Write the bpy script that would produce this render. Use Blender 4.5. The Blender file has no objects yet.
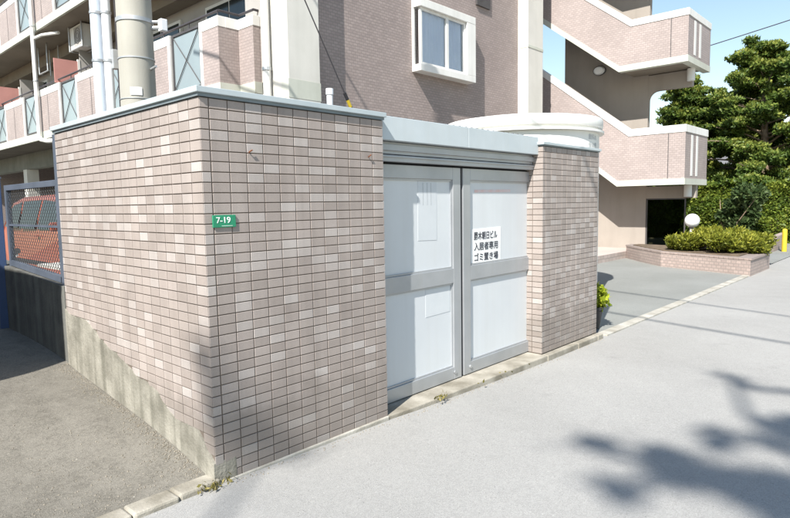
import bpy, bmesh, math, random
import numpy as np
from mathutils import Vector, Matrix

random.seed(7); rng = np.random.default_rng(7)
scene = bpy.context.scene
col = scene.collection
R = math.radians

# ------------------------------------------------------------------ camera
cam = bpy.data.cameras.new('camera')
cam_o = bpy.data.objects.new('camera', cam); col.objects.link(cam_o)
yaw, pit, rol = R(47.3426), R(-5.2818), -0.01678
fw = Vector((math.sin(yaw)*math.cos(pit), math.cos(yaw)*math.cos(pit), math.sin(pit)))
r0 = Vector((math.cos(yaw), -math.sin(yaw), 0)); u0 = r0.cross(fw)
r2 = r0*math.cos(rol) + u0*math.sin(rol); u2 = -r0*math.sin(rol) + u0*math.cos(rol)
M = Matrix((( r2.x, u2.x, -fw.x, -1.4757), (r2.y, u2.y, -fw.y, -2.5961), (r2.z, u2.z, -fw.z, 1.332), (0, 0, 0, 1)))
cam_o.matrix_world = M
cam.sensor_fit = 'HORIZONTAL'; cam.sensor_width = 36.0; cam.lens = 594.5/790*36
cam.clip_start = 0.05; cam.clip_end = 2000
scene.camera = cam_o

# ------------------------------------------------------------------ light
LD = Vector((2.97, 1.0, -3.06)).normalized()          # the way sunlight travels
world = bpy.data.worlds.new('World'); scene.world = world; world.use_nodes = True
wn = world.node_tree
sky = wn.nodes.new('ShaderNodeTexSky'); sky.sky_type = 'NISHITA'; sky.sun_disc = False
sky.sun_elevation = R(44.3); sky.sun_rotation = R(251.4)
sky.air_density = 1.4; sky.dust_density = 0.3; sky.ozone_density = 1.0
wn.links.new(sky.outputs[0], wn.nodes['Background'].inputs[0])
wn.nodes['Background'].inputs[1].default_value = 0.095
sun = bpy.data.lights.new('sun', 'SUN'); sun.energy = 5.0; sun.angle = R(0.53); sun.color = (1.0, 0.965, 0.91)
sun_o = bpy.data.objects.new('sun', sun); col.objects.link(sun_o)
sun_o.rotation_euler = (-LD).to_track_quat('Z', 'Y').to_euler()
sun_o.location = (-8, -4, 10)
scene.view_settings.view_transform = 'Standard'; scene.view_settings.look = 'None'
scene.view_settings.gamma = 1; scene.view_settings.use_curve_mapping = False
scene.view_settings.exposure = 0.88

# ------------------------------------------------------------------ materials
def newmat(name):
    m = bpy.data.materials.new(name); m.use_nodes = True
    nt = m.node_tree; b = nt.nodes['Principled BSDF']
    return m, nt, b
def N(nt, t, **kw):
    n = nt.nodes.new(t)
    for k, v in kw.items(): setattr(n, k, v)
    return n
def rgba(c): return (c[0], c[1], c[2], 1)
def noise(nt, vec, scale, detail=4, rough=.55):
    n = N(nt, 'ShaderNodeTexNoise'); n.inputs['Scale'].default_value = scale
    n.inputs['Detail'].default_value = detail; n.inputs['Roughness'].default_value = rough
    nt.links.new(vec, n.inputs['Vector']); return n.outputs['Fac']
def ramp(nt, fac, stops):
    r = N(nt, 'ShaderNodeValToRGB'); e = r.color_ramp.elements
    while len(e) < len(stops): e.new(.5)
    for el, (p, c) in zip(e, stops): el.position = p; el.color = rgba(c) if hasattr(c, '__len__') else (c, c, c, 1)
    nt.links.new(fac, r.inputs[0]); return r.outputs[0]
def mixc(nt, fac, a, b, mode='MIX'):
    m = N(nt, 'ShaderNodeMix', data_type='RGBA', blend_type=mode)
    for s, v in ((m.inputs[0], fac), (m.inputs[6], a), (m.inputs[7], b)):
        if isinstance(v, (int, float)): s.default_value = v
        elif hasattr(v, '__len__'): s.default_value = rgba(v)
        else: nt.links.new(v, s)
    return m.outputs[2]
def bump(nt, h, b, strength=.3, dist=.01, prev=None):
    bn = N(nt, 'ShaderNodeBump'); bn.inputs['Strength'].default_value = strength; bn.inputs['Distance'].default_value = dist
    nt.links.new(h, bn.inputs['Height'])
    if prev: nt.links.new(prev, bn.inputs['Normal'])
    nt.links.new(bn.outputs[0], b.inputs['Normal']); return bn.outputs[0]
def pos(nt): return N(nt, 'ShaderNodeNewGeometry').outputs['Position']

def pmat(name, c1, c2=None, scale=3.0, rough=.7, fine=80, bstr=.15, bdist=.003, metal=0, spec=.4, streak=None):
    """two-tone mottled paint / concrete / metal"""
    m, nt, b = newmat(name); p = pos(nt)
    c2 = c2 or tuple(x*.82 for x in c1)
    n1 = noise(nt, p, scale, 5)
    f = ramp(nt, n1, [(.35, 0), (.65, 1)])
    c = mixc(nt, f, c1, c2)
    if streak:
        mp = N(nt, 'ShaderNodeMapping'); mp.inputs['Scale'].default_value = (streak[0], streak[0], .35)
        nt.links.new(p, mp.inputs[0])
        s = ramp(nt, noise(nt, mp.outputs[0], 1.0, 5, .6), [(.45, 0), (.72, 1)])
        mm = N(nt, 'ShaderNodeMath', operation='MULTIPLY'); mm.inputs[1].default_value = streak[1]; nt.links.new(s, mm.inputs[0])
        c = mixc(nt, mm.outputs[0], c, streak[2])
    nt.links.new(c, b.inputs['Base Color'])
    b.inputs['Roughness'].default_value = rough; b.inputs['Metallic'].default_value = metal
    b.inputs['Specular IOR Level'].default_value = spec
    if bstr: bump(nt, noise(nt, p, fine, 3), b, bstr, bdist)
    return m

def tilemat(name, fac_socket_fn):
    m, nt, b = newmat(name); p = pos(nt)
    fac = fac_socket_fn(nt)
    c = ramp(nt, fac, [(0.0, (.325, .277, .248)), (.3, (.356, .304, .273)), (.6, (.373, .320, .288)), (.80, (.388, .334, .302)), (.83, (.418, .370, .339)), (.95, (.438, .392, .362)), (.99, (.465, .42, .39))])
    nt.nodes[-1].color_ramp.interpolation = 'LINEAR'
    g = ramp(nt, noise(nt, p, 420, 3), [(.35, .82), (.65, 1.08)])
    c = mixc(nt, 1.0, c, g, 'MULTIPLY')
    w = ramp(nt, noise(nt, p, 2.2, 5, .6), [(.3, .86), (.7, 1.05)])
    c = mixc(nt, 1.0, c, w, 'MULTIPLY')
    mp = N(nt, 'ShaderNodeMapping'); mp.inputs['Scale'].default_value = (16, 16, .5); nt.links.new(p, mp.inputs[0])
    w = ramp(nt, noise(nt, mp.outputs[0], 1, 5, .6), [(.3, .88), (.6, 1.03)])
    c = mixc(nt, .8, c, mixc(nt, 1.0, c, w, 'MULTIPLY'))
    # grime near the foot of the wall, ragged
    sx = N(nt, 'ShaderNodeSeparateXYZ'); nt.links.new(p, sx.inputs[0])
    ad = N(nt, 'ShaderNodeMath', operation='MULTIPLY_ADD'); nt.links.new(noise(nt, p, 5, 5, .65), ad.inputs[0]); ad.inputs[1].default_value = -.5; nt.links.new(sx.outputs[2], ad.inputs[2])
    gr = ramp(nt, ad.outputs[0], [(.0, .45), (.12, .0)])
    nt.nodes[-1].color_ramp.elements[0].color = (.4, .4, .4, 1)
    c = mixc(nt, gr, c, (.16, .14, .12))
    nt.links.new(c, b.inputs['Base Color'])
    b.inputs['Roughness'].default_value = .55; b.inputs['Specular IOR Level'].default_value = .35
    bump(nt, noise(nt, p, 300, 3), b, .25, .0015)
    return m
def f_obj(nt): return N(nt, 'ShaderNodeObjectInfo').outputs['Random']
def f_attr(nt):
    a = N(nt, 'ShaderNodeAttribute'); a.attribute_name = 'tint'; return a.outputs['Fac']

def brickmat(name, c1, c2, mortar, bw=.10, rh=.05, ms=.006, rough=.6):
    m, nt, b = newmat(name); g = N(nt, 'ShaderNodeNewGeometry')
    sp = N(nt, 'ShaderNodeSeparateXYZ'); nt.links.new(g.outputs['Position'], sp.inputs[0])
    sn = N(nt, 'ShaderNodeSeparateXYZ'); nt.links.new(g.outputs['True Normal'], sn.inputs[0])
    def mth(op, a, bb):
        n = N(nt, 'ShaderNodeMath', operation=op); nt.links.new(a, n.inputs[0])
        if bb is not None: nt.links.new(bb, n.inputs[1])
        return n.outputs[0]
    ax, ay = mth('ABSOLUTE', sn.outputs[0], None), mth('ABSOLUTE', sn.outputs[1], None)
    uu = mth('ADD', mth('MULTIPLY', sp.outputs[0], ay), mth('MULTIPLY', sp.outputs[1], ax))
    cb = N(nt, 'ShaderNodeCombineXYZ'); nt.links.new(uu, cb.inputs[0]); nt.links.new(sp.outputs[2], cb.inputs[1])
    br = N(nt, 'ShaderNodeTexBrick'); br.offset = .5
    nt.links.new(cb.outputs[0], br.inputs['Vector'])
    br.inputs['Color1'].default_value = rgba(c1); br.inputs['Color2'].default_value = rgba(c2); br.inputs['Mortar'].default_value = rgba(mortar)
    br.inputs['Scale'].default_value = 1; br.inputs['Brick Width'].default_value = bw; br.inputs['Row Height'].default_value = rh
    br.inputs['Mortar Size'].default_value = ms; br.inputs['Mortar Smooth'].default_value = .1; br.inputs['Bias'].default_value = 0
    w = ramp(nt, noise(nt, g.outputs['Position'], .9, 5, .6), [(.3, .86), (.7, 1.06)])
    c = mixc(nt, 1.0, br.outputs['Color'], w, 'MULTIPLY')
    nt.links.new(c, b.inputs['Base Color']); b.inputs['Roughness'].default_value = rough
    iv = N(nt, 'ShaderNodeMath', operation='SUBTRACT'); iv.inputs[0].default_value = 1; nt.links.new(br.outputs['Fac'], iv.inputs[1])
    bump(nt, iv.outputs[0], b, .5, .004)
    return m

def leafmat(name, dark, mid, light, trans=.35):
    m, nt, b = newmat(name)
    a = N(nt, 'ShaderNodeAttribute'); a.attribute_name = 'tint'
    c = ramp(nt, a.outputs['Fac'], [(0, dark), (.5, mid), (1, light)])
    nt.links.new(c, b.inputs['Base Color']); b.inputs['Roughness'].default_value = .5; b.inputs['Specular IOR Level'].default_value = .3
    t = N(nt, 'ShaderNodeBsdfTranslucent'); nt.links.new(c, t.inputs[0])
    mx = N(nt, 'ShaderNodeMixShader'); mx.inputs[0].default_value = trans
    nt.links.new(b.outputs[0], mx.inputs[1]); nt.links.new(t.outputs[0], mx.inputs[2])
    nt.links.new(mx.outputs[0], nt.nodes['Material Output'].inputs[0])
    return m

def asphalt(name, base, dark, light, spk=.5, scale=1.0, worn=(.3, .7), patchy=0):
    m, nt, b = newmat(name); p = pos(nt)
    big = ramp(nt, noise(nt, p, .7*scale, 6, .6), [(worn[0], 0), (worn[1], 1)])
    c = mixc(nt, big, base, dark)
    v = N(nt, 'ShaderNodeTexVoronoi'); v.inputs['Scale'].default_value = 210*scale; nt.links.new(p, v.inputs['Vector'])
    hs = N(nt, 'ShaderNodeSeparateColor'); nt.links.new(v.outputs['Color'], hs.inputs[0])
    g1 = ramp(nt, hs.outputs[0], [(.0, .68), (.5, 1.0), (1, 1.25)])
    c = mixc(nt, spk, c, mixc(nt, 1.0, c, g1, 'MULTIPLY'))
    v2 = N(nt, 'ShaderNodeTexVoronoi'); v2.inputs['Scale'].default_value = 46*scale; nt.links.new(p, v2.inputs['Vector'])
    h2 = N(nt, 'ShaderNodeSeparateColor'); nt.links.new(v2.outputs['Color'], h2.inputs[0])
    pick = ramp(nt, h2.outputs[0], [(.955, 0), (.97, 1)])
    near = ramp(nt, v2.outputs['Distance'], [(.10, .8), (.22, 0)])
    c = mixc(nt, mixc(nt, 1.0, pick, near, 'MULTIPLY'), c, light)
    pick2 = ramp(nt, h2.outputs[1], [(.93, 0), (.95, 1)])
    c = mixc(nt, mixc(nt, 1.0, pick2, near, 'MULTIPLY'), c, tuple(x*.5 for x in dark))
    if patchy:
        pa = ramp(nt, noise(nt, p, 5.5, 7, .72), [(.40, 0), (.62, 1)])
        pm = N(nt, 'ShaderNodeMath', operation='MULTIPLY'); pm.inputs[1].default_value = patchy; nt.links.new(pa, pm.inputs[0])
        c = mixc(nt, pm.outputs[0], c, tuple(x*1.25 for x in base))
        pa = ramp(nt, noise(nt, p, 9, 7, .75), [(.55, 0), (.70, 1)])
        pm = N(nt, 'ShaderNodeMath', operation='MULTIPLY'); pm.inputs[1].default_value = patchy; nt.links.new(pa, pm.inputs[0])
        c = mixc(nt, pm.outputs[0], c, tuple(x*.55 for x in dark))
    # oil and water stains, ragged
    st = ramp(nt, noise(nt, p, 2.3*scale, 6, .7), [(.60, 0), (.78, 1)])
    sm = N(nt, 'ShaderNodeMath', operation='MULTIPLY'); sm.inputs[1].default_value = .35; nt.links.new(st, sm.inputs[0])
    c = mixc(nt, sm.outputs[0], c, tuple(x*.62 for x in dark))
    nt.links.new(c, b.inputs['Base Color'])
    b.inputs['Roughness'].default_value = .85; b.inputs['Specular IOR Level'].default_value = .25
    n1 = bump(nt, v.outputs['Distance'], b, .35, .006)
    bump(nt, noise(nt, p, 14*scale, 5), b, .25, .01, n1)
    return m

MT = {}
MT['tile'] = tilemat('wall_tile', f_obj)
MT['tile_mass'] = tilemat('wall_tile_mass', f_attr)
MT['joint'] = pmat('joint_mortar', (.185, .15, .122), (.125, .10, .083), 4, .95, 200, .3, .002)
MT['pale_mortar'] = pmat('pale_mortar', (.66, .62, .56), (.54, .50, .45), 40, .9, 200, .4, .002)
MT['concrete'] = pmat('old_concrete', (.33, .31, .26), (.19, .178, .145), 6, .9, 60, .6, .008, streak=(12, .85, (.11, .105, .08)))
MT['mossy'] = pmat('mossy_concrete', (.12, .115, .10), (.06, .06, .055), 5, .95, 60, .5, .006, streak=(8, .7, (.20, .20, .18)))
MT['kerb'] = pmat('kerb_concrete', (.46, .44, .39), (.30, .28, .235), 5, .9, 70, .5, .006)
MT['kerb_dirty'] = pmat('kerb_concrete_dirty', (.40, .37, .31), (.20, .18, .14), 4, .9, 70, .5, .006)
MT['cap'] = pmat('cap_metal', (.50, .55, .565), (.42, .475, .49), 2, .42, 40, .05, .002, metal=.15)
MT['cap_shade'] = pmat('cap_metal_shaded', (.20, .235, .25), (.15, .18, .19), 4, .5, 40, .05, .002, metal=.1)  # cap metal again, with the shade under the lip painted in
MT['door_panel'] = pmat('door_panel', (.615, .64, .65), (.56, .585, .60), 1.1, .34, 3, .10, .01, streak=(9, .22, (.50, .50, .48)))
MT['alu'] = pmat('aluminium', (.44, .455, .47), (.37, .385, .40), 3, .42, 60, .06, .001, metal=.45, streak=(10, .3, (.40, .40, .38)))
MT['fascia'] = pmat('fascia_paint', (.55, .60, .615), (.47, .52, .535), 2, .45, 40, .05, .001, streak=(12, .3, (.46, .49, .48)))
MT['dark_gap'] = pmat('dark_gap', (.03, .03, .035), None, 3, .8)
MT['roof_sheet'] = pmat('roof_sheet', (.10, .10, .11), (.06, .06, .07), 6, .6)
MT['facade_tile'] = brickmat('facade_tile', (.355, .29, .268), (.295, .24, .222), (.245, .205, .19))
MT['parapet_tile'] = brickmat('parapet_tile', (.395, .33, .307), (.34, .283, .263), (.30, .253, .237))
MT['planter_tile'] = brickmat('planter_tile', (.44, .35, .31), (.36, .285, .255), (.30, .25, .225), .1, .06, .008)
MT['white'] = pmat('white_paint', (.76, .75, .715), (.69, .68, .645), 1.6, .6, 50, .06, .002, streak=(7, .35, (.50, .49, .45)))
MT['offwhite'] = pmat('offwhite_render', (.66, .64, .585), (.58, .56, .51), 1.2, .8, 60, .2, .004, streak=(5, .25, (.45, .45, .40)))
MT['slab'] = pmat('slab_paint', (.56, .57, .50), (.48, .49, .42), 1.5, .8, 60, .1, .003, streak=(5, .3, (.36, .37, .31)))
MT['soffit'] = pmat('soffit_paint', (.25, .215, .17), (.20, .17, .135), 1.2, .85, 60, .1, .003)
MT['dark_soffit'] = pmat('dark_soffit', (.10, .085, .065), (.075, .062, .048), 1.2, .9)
MT['dark_beam'] = pmat('dark_beam', (.20, .20, .17), (.15, .15, .125), 1.5, .85, streak=(4, .4, (.09, .09, .07)))
MT['stair_wall'] = pmat('stair_wall_paint', (.345, .305, .265), (.30, .265, .23), .9, .85, 50, .2, .004, streak=(2.5, .4, (.235, .21, .18)))
MT['inner_wall'] = pmat('inner_wall', (.42, .40, .37), (.34, .32, .30), 1, .8)
MT['frame_dark'] = pmat('bronze_frame', (.09, .085, .085), (.06, .055, .055), 3, .5)
MT['rail_dark'] = pmat('rail_dark', (.06, .055, .06), None, 3, .45)
MT['pale_glass'] = pmat('frosted_glass', (.28, .335, .345), (.24, .29, .305), .8, .25, 10, 0, .001, spec=.5)
MT['partition'] = pmat('partition_board', (.55, .27, .235), (.48, .23, .20), 2, .7)
MT['pole'] = pmat('pole_concrete', (.40, .385, .335), (.33, .315, .275), 1.3, .85, 120, .35, .003, streak=(12, .3, (.27, .25, .2)))
MT['steel'] = pmat('galvanised', (.52, .53, .53), (.38, .39, .40), 8, .45, 80, .1, .001, metal=.5)
MT['pvc_white'] = pmat('pvc_white', (.76, .77, .78), (.68, .69, .70), 2, .4)
MT['pvc_blue'] = pmat('pvc_bluewhite', (.60, .66, .72), (.52, .58, .65), 2, .4)
MT['fence_blue'] = pmat('fence_paint', (.095, .112, .145), (.07, .085, .11), 4, .5, 80, .1, .001)
MT['gate_blue'] = pmat('gate_paint', (.06, .10, .21), (.045, .075, .15), 4, .5)
MT['wire'] = pmat('fence_wire', (.05, .055, .06), None, 4, .6)
MT['car_red'] = pmat('car_paint', (.31, .085, .055), (.29, .08, .05), 1, .28, 10, 0, .001, spec=.6)
MT['car_glass'] = pmat('car_glass', (.02, .03, .03), None, 1, .08, 10, 0, .001, spec=.6)
MT['rubber'] = pmat('rubber', (.025, .025, .027), None, 8, .85)
MT['black_plastic'] = pmat('black_plastic', (.03, .03, .033), None, 8, .6)
MT['tank'] = pmat('tank_frp', (.80, .80, .77), (.74, .74, .70), 1.2, .4, 20, .03, .002)
MT['ink'] = pmat('ink', (.035, .035, .05), None, 2, .7, 10, 0)
MT['ink_grey'] = pmat('faded_ink', (.46, .49, .50), None, 2, .7, 10, 0)
MT['paper'] = pmat('paper', (.84, .84, .82), (.80, .80, .78), 4, .8, 30, .05, .002)
MT['faded'] = pmat('faded_paper', (.555, .58, .592), (.595, .62, .63), 6, .7, 30, .03, .001)
MT['faded_red'] = pmat('faded_red_tape', (.70, .50, .46), (.66, .60, .60), 12, .7, 30, .03, .001)
MT['plate_green'] = pmat('plate_green', (.025, .26, .135), (.02, .21, .11), 9, .4, 30, .03, .001)
MT['plate_white'] = pmat('plate_white', (.80, .86, .80), None, 4, .5, 30, 0)
MT['soil'] = pmat('soil', (.17, .125, .085), (.10, .075, .05), 5, .95, 40, .6, .02)
MT['terrace'] = brickmat('terrace_paving', (.50, .42, .38), (.43, .36, .32), (.33, .29, .26), .2, .2, .01, .8)
MT['bark'] = pmat('bark', (.30, .225, .16), (.17, .12, .085), 7, .9, 30, .7, .02)
MT['yellow'] = pmat('yellow_paint', (.62, .46, .04), (.50, .36, .03), 4, .5)
MT['lamp'] = pmat('lamp_globe', (.86, .86, .84), (.82, .82, .80), 2, .3, 10, 0)
MT['curtain'] = pmat('curtain', (.78, .79, .86), (.70, .71, .80), 2, .9, 20, 0)
MT['house_wall'] = pmat('house_wall', (.55, .52, .47), (.47, .44, .40), .8, .85)
MT['house_roof'] = pmat('house_roof', (.20, .20, .215), (.14, .14, .15), 2, .7)
MT['rust'] = pmat('rust', (.24, .08, .03), (.12, .045, .02), 60, .9)
MT['block'] = brickmat('shade_block_wall', (.36, .35, .32), (.30, .29, .27), (.22, .21, .2), .4, .2, .01, .9)
MT['grit'] = pmat('grit', (.34, .30, .24), (.16, .14, .11), 60, .95)
MT['road'] = asphalt('road_asphalt', (.338, .331, .314), (.288, .282, .267), (.50, .49, .46), .5, patchy=.10)
MT['lot'] = asphalt('lot_asphalt', (.255, .26, .245), (.205, .21, .195), (.38, .38, .36), .5)
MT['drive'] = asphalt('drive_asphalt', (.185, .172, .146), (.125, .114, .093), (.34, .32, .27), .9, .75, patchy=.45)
MT['leaf_pine'] = leafmat('pine_leaf', (.03, .06, .013), (.105, .165, .03), (.30, .32, .065))
MT['leaf_hedge'] = leafmat('hedge_leaf', (.035, .07, .014), (.13, .19, .028), (.28, .32, .05))
MT['leaf_shrub'] = leafmat('shrub_leaf', (.03, .055, .018), (.075, .12, .04), (.15, .20, .075))
MT['leaf_gold'] = leafmat('juniper_leaf', (.08, .10, .015), (.22, .24, .03), (.42, .40, .06))
MT['leaf_bright'] = leafmat('bright_leaf', (.10, .14, .01), (.28, .34, .02), (.50, .54, .06))
MT['weed'] = leafmat('weed_leaf', (.12, .11, .03), (.26, .22, .07), (.40, .34, .13))
m, nt, b = newmat('window_glass')
gl = N(nt, 'ShaderNodeBsdfGlossy'); gl.inputs['Roughness'].default_value = .02
tr = N(nt, 'ShaderNodeBsdfTransparent'); tr.inputs[0].default_value = (.93, .95, .96, 1)
lw = N(nt, 'ShaderNodeLayerWeight'); lw.inputs[0].default_value = .12
mx = N(nt, 'ShaderNodeMixShader'); ad = N(nt, 'ShaderNodeMath', operation='ADD'); ad.inputs[1].default_value = .08
nt.links.new(lw.outputs[0], ad.inputs[0]); nt.links.new(ad.outputs[0], mx.inputs[0]); nt.links.new(tr.outputs[0], mx.inputs[1]); nt.links.new(gl.outputs[0], mx.inputs[2])
nt.links.new(mx.outputs[0], nt.nodes['Material Output'].inputs[0]); MT['glass'] = m
m, nt, b = newmat('passage_shade_tint')
gl = N(nt, 'ShaderNodeBsdfGlossy'); gl.inputs['Roughness'].default_value = .03; gl.inputs[0].default_value = (.8, .85, .85, 1)
tr = N(nt, 'ShaderNodeBsdfTransparent'); tr.inputs[0].default_value = (.38, .42, .36, 1)
lw = N(nt, 'ShaderNodeLayerWeight'); lw.inputs[0].default_value = .08
mx = N(nt, 'ShaderNodeMixShader'); nt.links.new(lw.outputs['Fresnel'], mx.inputs[0]); nt.links.new(tr.outputs[0], mx.inputs[1]); nt.links.new(gl.outputs[0], mx.inputs[2])
nt.links.new(mx.outputs[0], nt.nodes['Material Output'].inputs[0]); MT['shade_tint'] = m  # tint darkens the view through, in place of shade in the open passage

# ------------------------------------------------------------------ mesh helpers
class MB:
    def __init__(s): s.v = []; s.f = []; s.t = []
    def add(s, vs, fs, tint=None):
        o = len(s.v); s.v += [tuple(v) for v in vs]; s.f += [tuple(i+o for i in f) for f in fs]
        s.t += [tint if tint is not None else .5]*len(fs); return s
    def box(s, a, b, tint=None):
        (x0, y0, z0), (x1, y1, z1) = a, b
        x0, x1 = sorted((x0, x1)); y0, y1 = sorted((y0, y1)); z0, z1 = sorted((z0, z1))
        return s.add([(x0,y0,z0),(x1,y0,z0),(x1,y1,z0),(x0,y1,z0),(x0,y0,z1),(x1,y0,z1),(x1,y1,z1),(x0,y1,z1)],
                     [(0,3,2,1),(4,5,6,7),(0,1,5,4),(1,2,6,5),(2,3,7,6),(3,0,4,7)], tint)
    def prism(s, poly, d, axis='x'):
        """poly: 2D points in the plane across `axis`; d = (lo, hi)"""
        n = len(poly)
        def P(p, q):
            return (q, p[0], p[1]) if axis == 'x' else (p[0], q, p[1]) if axis == 'y' else (p[0], p[1], q)
        vs = [P(p, d[0]) for p in poly] + [P(p, d[1]) for p in poly]
        fs = [tuple(range(n)), tuple(range(2*n-1, n-1, -1))] + [(i, i+n, (i+1) % n+n, (i+1) % n) for i in range(n)]
        return s.add(vs, fs)
    def tube(s, pts, r, n=8, r_end=None, cap=True):
        pts = [Vector(p) for p in pts]; k = len(pts); rings = []
        for i, p in enumerate(pts):
            t = (pts[min(i+1, k-1)] - pts[max(i-1, 0)]).normalized()
            a = t.cross(Vector((0, 0, 1)) if abs(t.z) < .9 else Vector((1, 0, 0))).normalized(); bb = t.cross(a)
            rr = r if r_end is None else r + (r_end-r)*i/(k-1)
            if hasattr(r, '__len__'): rr = r[i]
            rings.append([p + (a*math.cos(2*math.pi*j/n) + bb*math.sin(2*math.pi*j/n))*rr for j in range(n)])
        vs = [v for rg in rings for v in rg]; fs = []
        for i in range(k-1):
            for j in range(n):
                fs.append((i*n+j, i*n+(j+1) % n, (i+1)*n+(j+1) % n, (i+1)*n+j))
        if cap: fs += [tuple(range(n-1, -1, -1)), tuple((k-1)*n+j for j in range(n))]
        return s.add(vs, fs)
    def lathe(s, prof, c, n=32):
        """prof: (r, z) list; about a vertical axis at c"""
        vs = []; fs = []; k = len(prof)
        for r, z in prof:
            vs += [(c[0]+r*math.cos(2*math.pi*j/n), c[1]+r*math.sin(2*math.pi*j/n), c[2]+z) for j in range(n)]
        for i in range(k-1):
            for j in range(n): fs.append((i*n+j, i*n+(j+1) % n, (i+1)*n+(j+1) % n, (i+1)*n+j))
        fs += [tuple(range(n-1, -1, -1)), tuple((k-1)*n+j for j in range(n))]
        return s.add(vs, fs)
    def mesh(s, name):
        me = bpy.data.meshes.new(name); me.from_pydata(s.v, [], s.f); me.update()
        return me
    def build(s, name, mat, parent=None, bevel=0, smooth=False, tint=False):
        me = s.mesh(name)
        bm = bmesh.new(); bm.from_mesh(me); bmesh.ops.recalc_face_normals(bm, faces=bm.faces); bm.to_mesh(me); bm.free()
        if tint:
            at = me.attributes.new('tint', 'FLOAT', 'FACE'); at.data.foreach_set('value', s.t)
        o = bpy.data.objects.new(name, me); col.objects.link(o); me.materials.append(MT[mat] if isinstance(mat, str) else mat)
        if parent: o.parent = parent
        if smooth:
            for p in me.polygons: p.use_smooth = True
            me.update()
            md = o.modifiers.new('angle', 'EDGE_SPLIT'); md.split_angle = R(35)
        if bevel:
            md = o.modifiers.new('bevel', 'BEVEL'); md.width = bevel; md.segments = 2; md.limit_method = 'ANGLE'; md.angle_limit = R(40)
        return o
def box(name, a, b, mat, parent=None, bevel=0): return MB().box(a, b).build(name, mat, parent, bevel)
def tube(name, pts, r, mat, parent=None, n=10): return MB().tube(pts, r, n).build(name, mat, parent, smooth=True)
def empty(name, label, cat, loc=(0, 0, 0), group=None):
    o = bpy.data.objects.new(name, None); col.objects.link(o); o.empty_display_size = .1
    tag(o, label, cat, group); return o
def tag(o, label, cat, group=None):
    o['label'] = label; o['category'] = cat
    if group: o['group'] = group
    return o
def struct(o): o['kind'] = 'structure'; return o
def stuff(o): o['kind'] = 'stuff'; return o

def leaf_mesh(name, P, size, mat, parent=None, up=None, aspect=1.8, tint=None, jitter=.9):
    """P: Nx3 leaf centres; each leaf a bent diamond of two triangles"""
    P = np.asarray(P, float); n = len(P)
    d = rng.normal(size=(n, 3))
    if up is not None: d = d*jitter + np.asarray(up)
    d /= np.linalg.norm(d, axis=1)[:, None]
    q = rng.normal(size=(n, 3)); a = np.cross(d, q); a /= np.linalg.norm(a, axis=1)[:, None]
    s = (size*(0.6+.8*rng.random(n)))[:, None]
    b2 = np.cross(d, a)
    v = np.empty((n, 4, 3)); v[:, 0] = P - d*s*.5*aspect*.6; v[:, 1] = P + a*s*.42 + b2*s*.1; v[:, 2] = P + d*s*.5*aspect; v[:, 3] = P - a*s*.42 + b2*s*.1
    me = bpy.data.meshes.new(name); me.vertices.add(n*4); me.vertices.foreach_set('co', v.ravel())
    me.loops.add(n*4); me.loops.foreach_set('vertex_index', np.arange(n*4))
    me.polygons.add(n); me.polygons.foreach_set('loop_start', np.arange(n)*4); me.polygons.foreach_set('loop_total', np.full(n, 4))
    me.update(calc_edges=True)
    if tint is None: tint = rng.random(n)
    at = me.attributes.new('tint', 'FLOAT', 'FACE'); at.data.foreach_set('value', np.clip(tint, 0, 1))
    o = bpy.data.objects.new(name, me); col.objects.link(o); me.materials.append(MT[mat])
    if parent: o.parent = parent
    return o
def text_mesh(name, body, size, mat, parent, loc, face='-y', width=None, extrude=.0008, align='CENTER', height=None, squeeze=1.0):
    cu = bpy.data.curves.new(name, 'FONT'); cu.body = body; cu.size = size; cu.extrude = extrude; cu.align_x = align; cu.align_y = 'CENTER'; cu.offset = size*.012
    t = bpy.data.objects.new('tmp', cu); col.objects.link(t)
    dg = bpy.context.evaluated_depsgraph_get(); me = bpy.data.meshes.new_from_object(t.evaluated_get(dg)); me.name = name
    bpy.data.objects.remove(t); bpy.data.curves.remove(cu)
    o = bpy.data.objects.new(name, me); col.objects.link(o); me.materials.clear(); me.materials.append(MT[mat])
    co = np.empty(len(me.vertices)*3); me.vertices.foreach_get('co', co); co = co.reshape(-1, 3)
    if width:
        co[:, 0] -= (co[:, 0].min()+co[:, 0].max())/2; co[:, 0] *= width/np.ptp(co[:, 0])
    if height:
        co[:, 1] -= (co[:, 1].min()+co[:, 1].max())/2; co[:, 1] *= height/np.ptp(co[:, 1])
    w = np.stack([co[:, 0], -co[:, 2], co[:, 1]], 1) + np.array(loc)     # faces -Y
    me.vertices.foreach_set('co', w.ravel()); me.update()
    o.parent = parent
    return o

# ================================================================== GROUND
def road_z(x): return -.045 - .015*min(max(x, 0), 3)
def sheet(name, xs, ys, zf, mat):
    vs = [(x, y, zf(x, y)) for y in ys for x in xs]; nx = len(xs)
    fs = [(j*nx+i, j*nx+i+1, (j+1)*nx+i+1, (j+1)*nx+i) for j in range(len(ys)-1) for i in range(nx-1)]
    return struct(MB().add(vs, fs).build(name, mat))
gz = -.14
sheet('ground', [-300, 300], [-300, 300], lambda x, y: gz, 'soil')
sheet('road', [-40, -2, 0, .5, 1, 1.5, 2, 2.5, 3, 10, 80], [-7.5, -4, -2, -1, -.5, 0.08], lambda x, y: road_z(x), 'road')
sheet('pavement', [-40, 80], [-10.5, -7.5], lambda x, y: .03, 'kerb')
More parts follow.
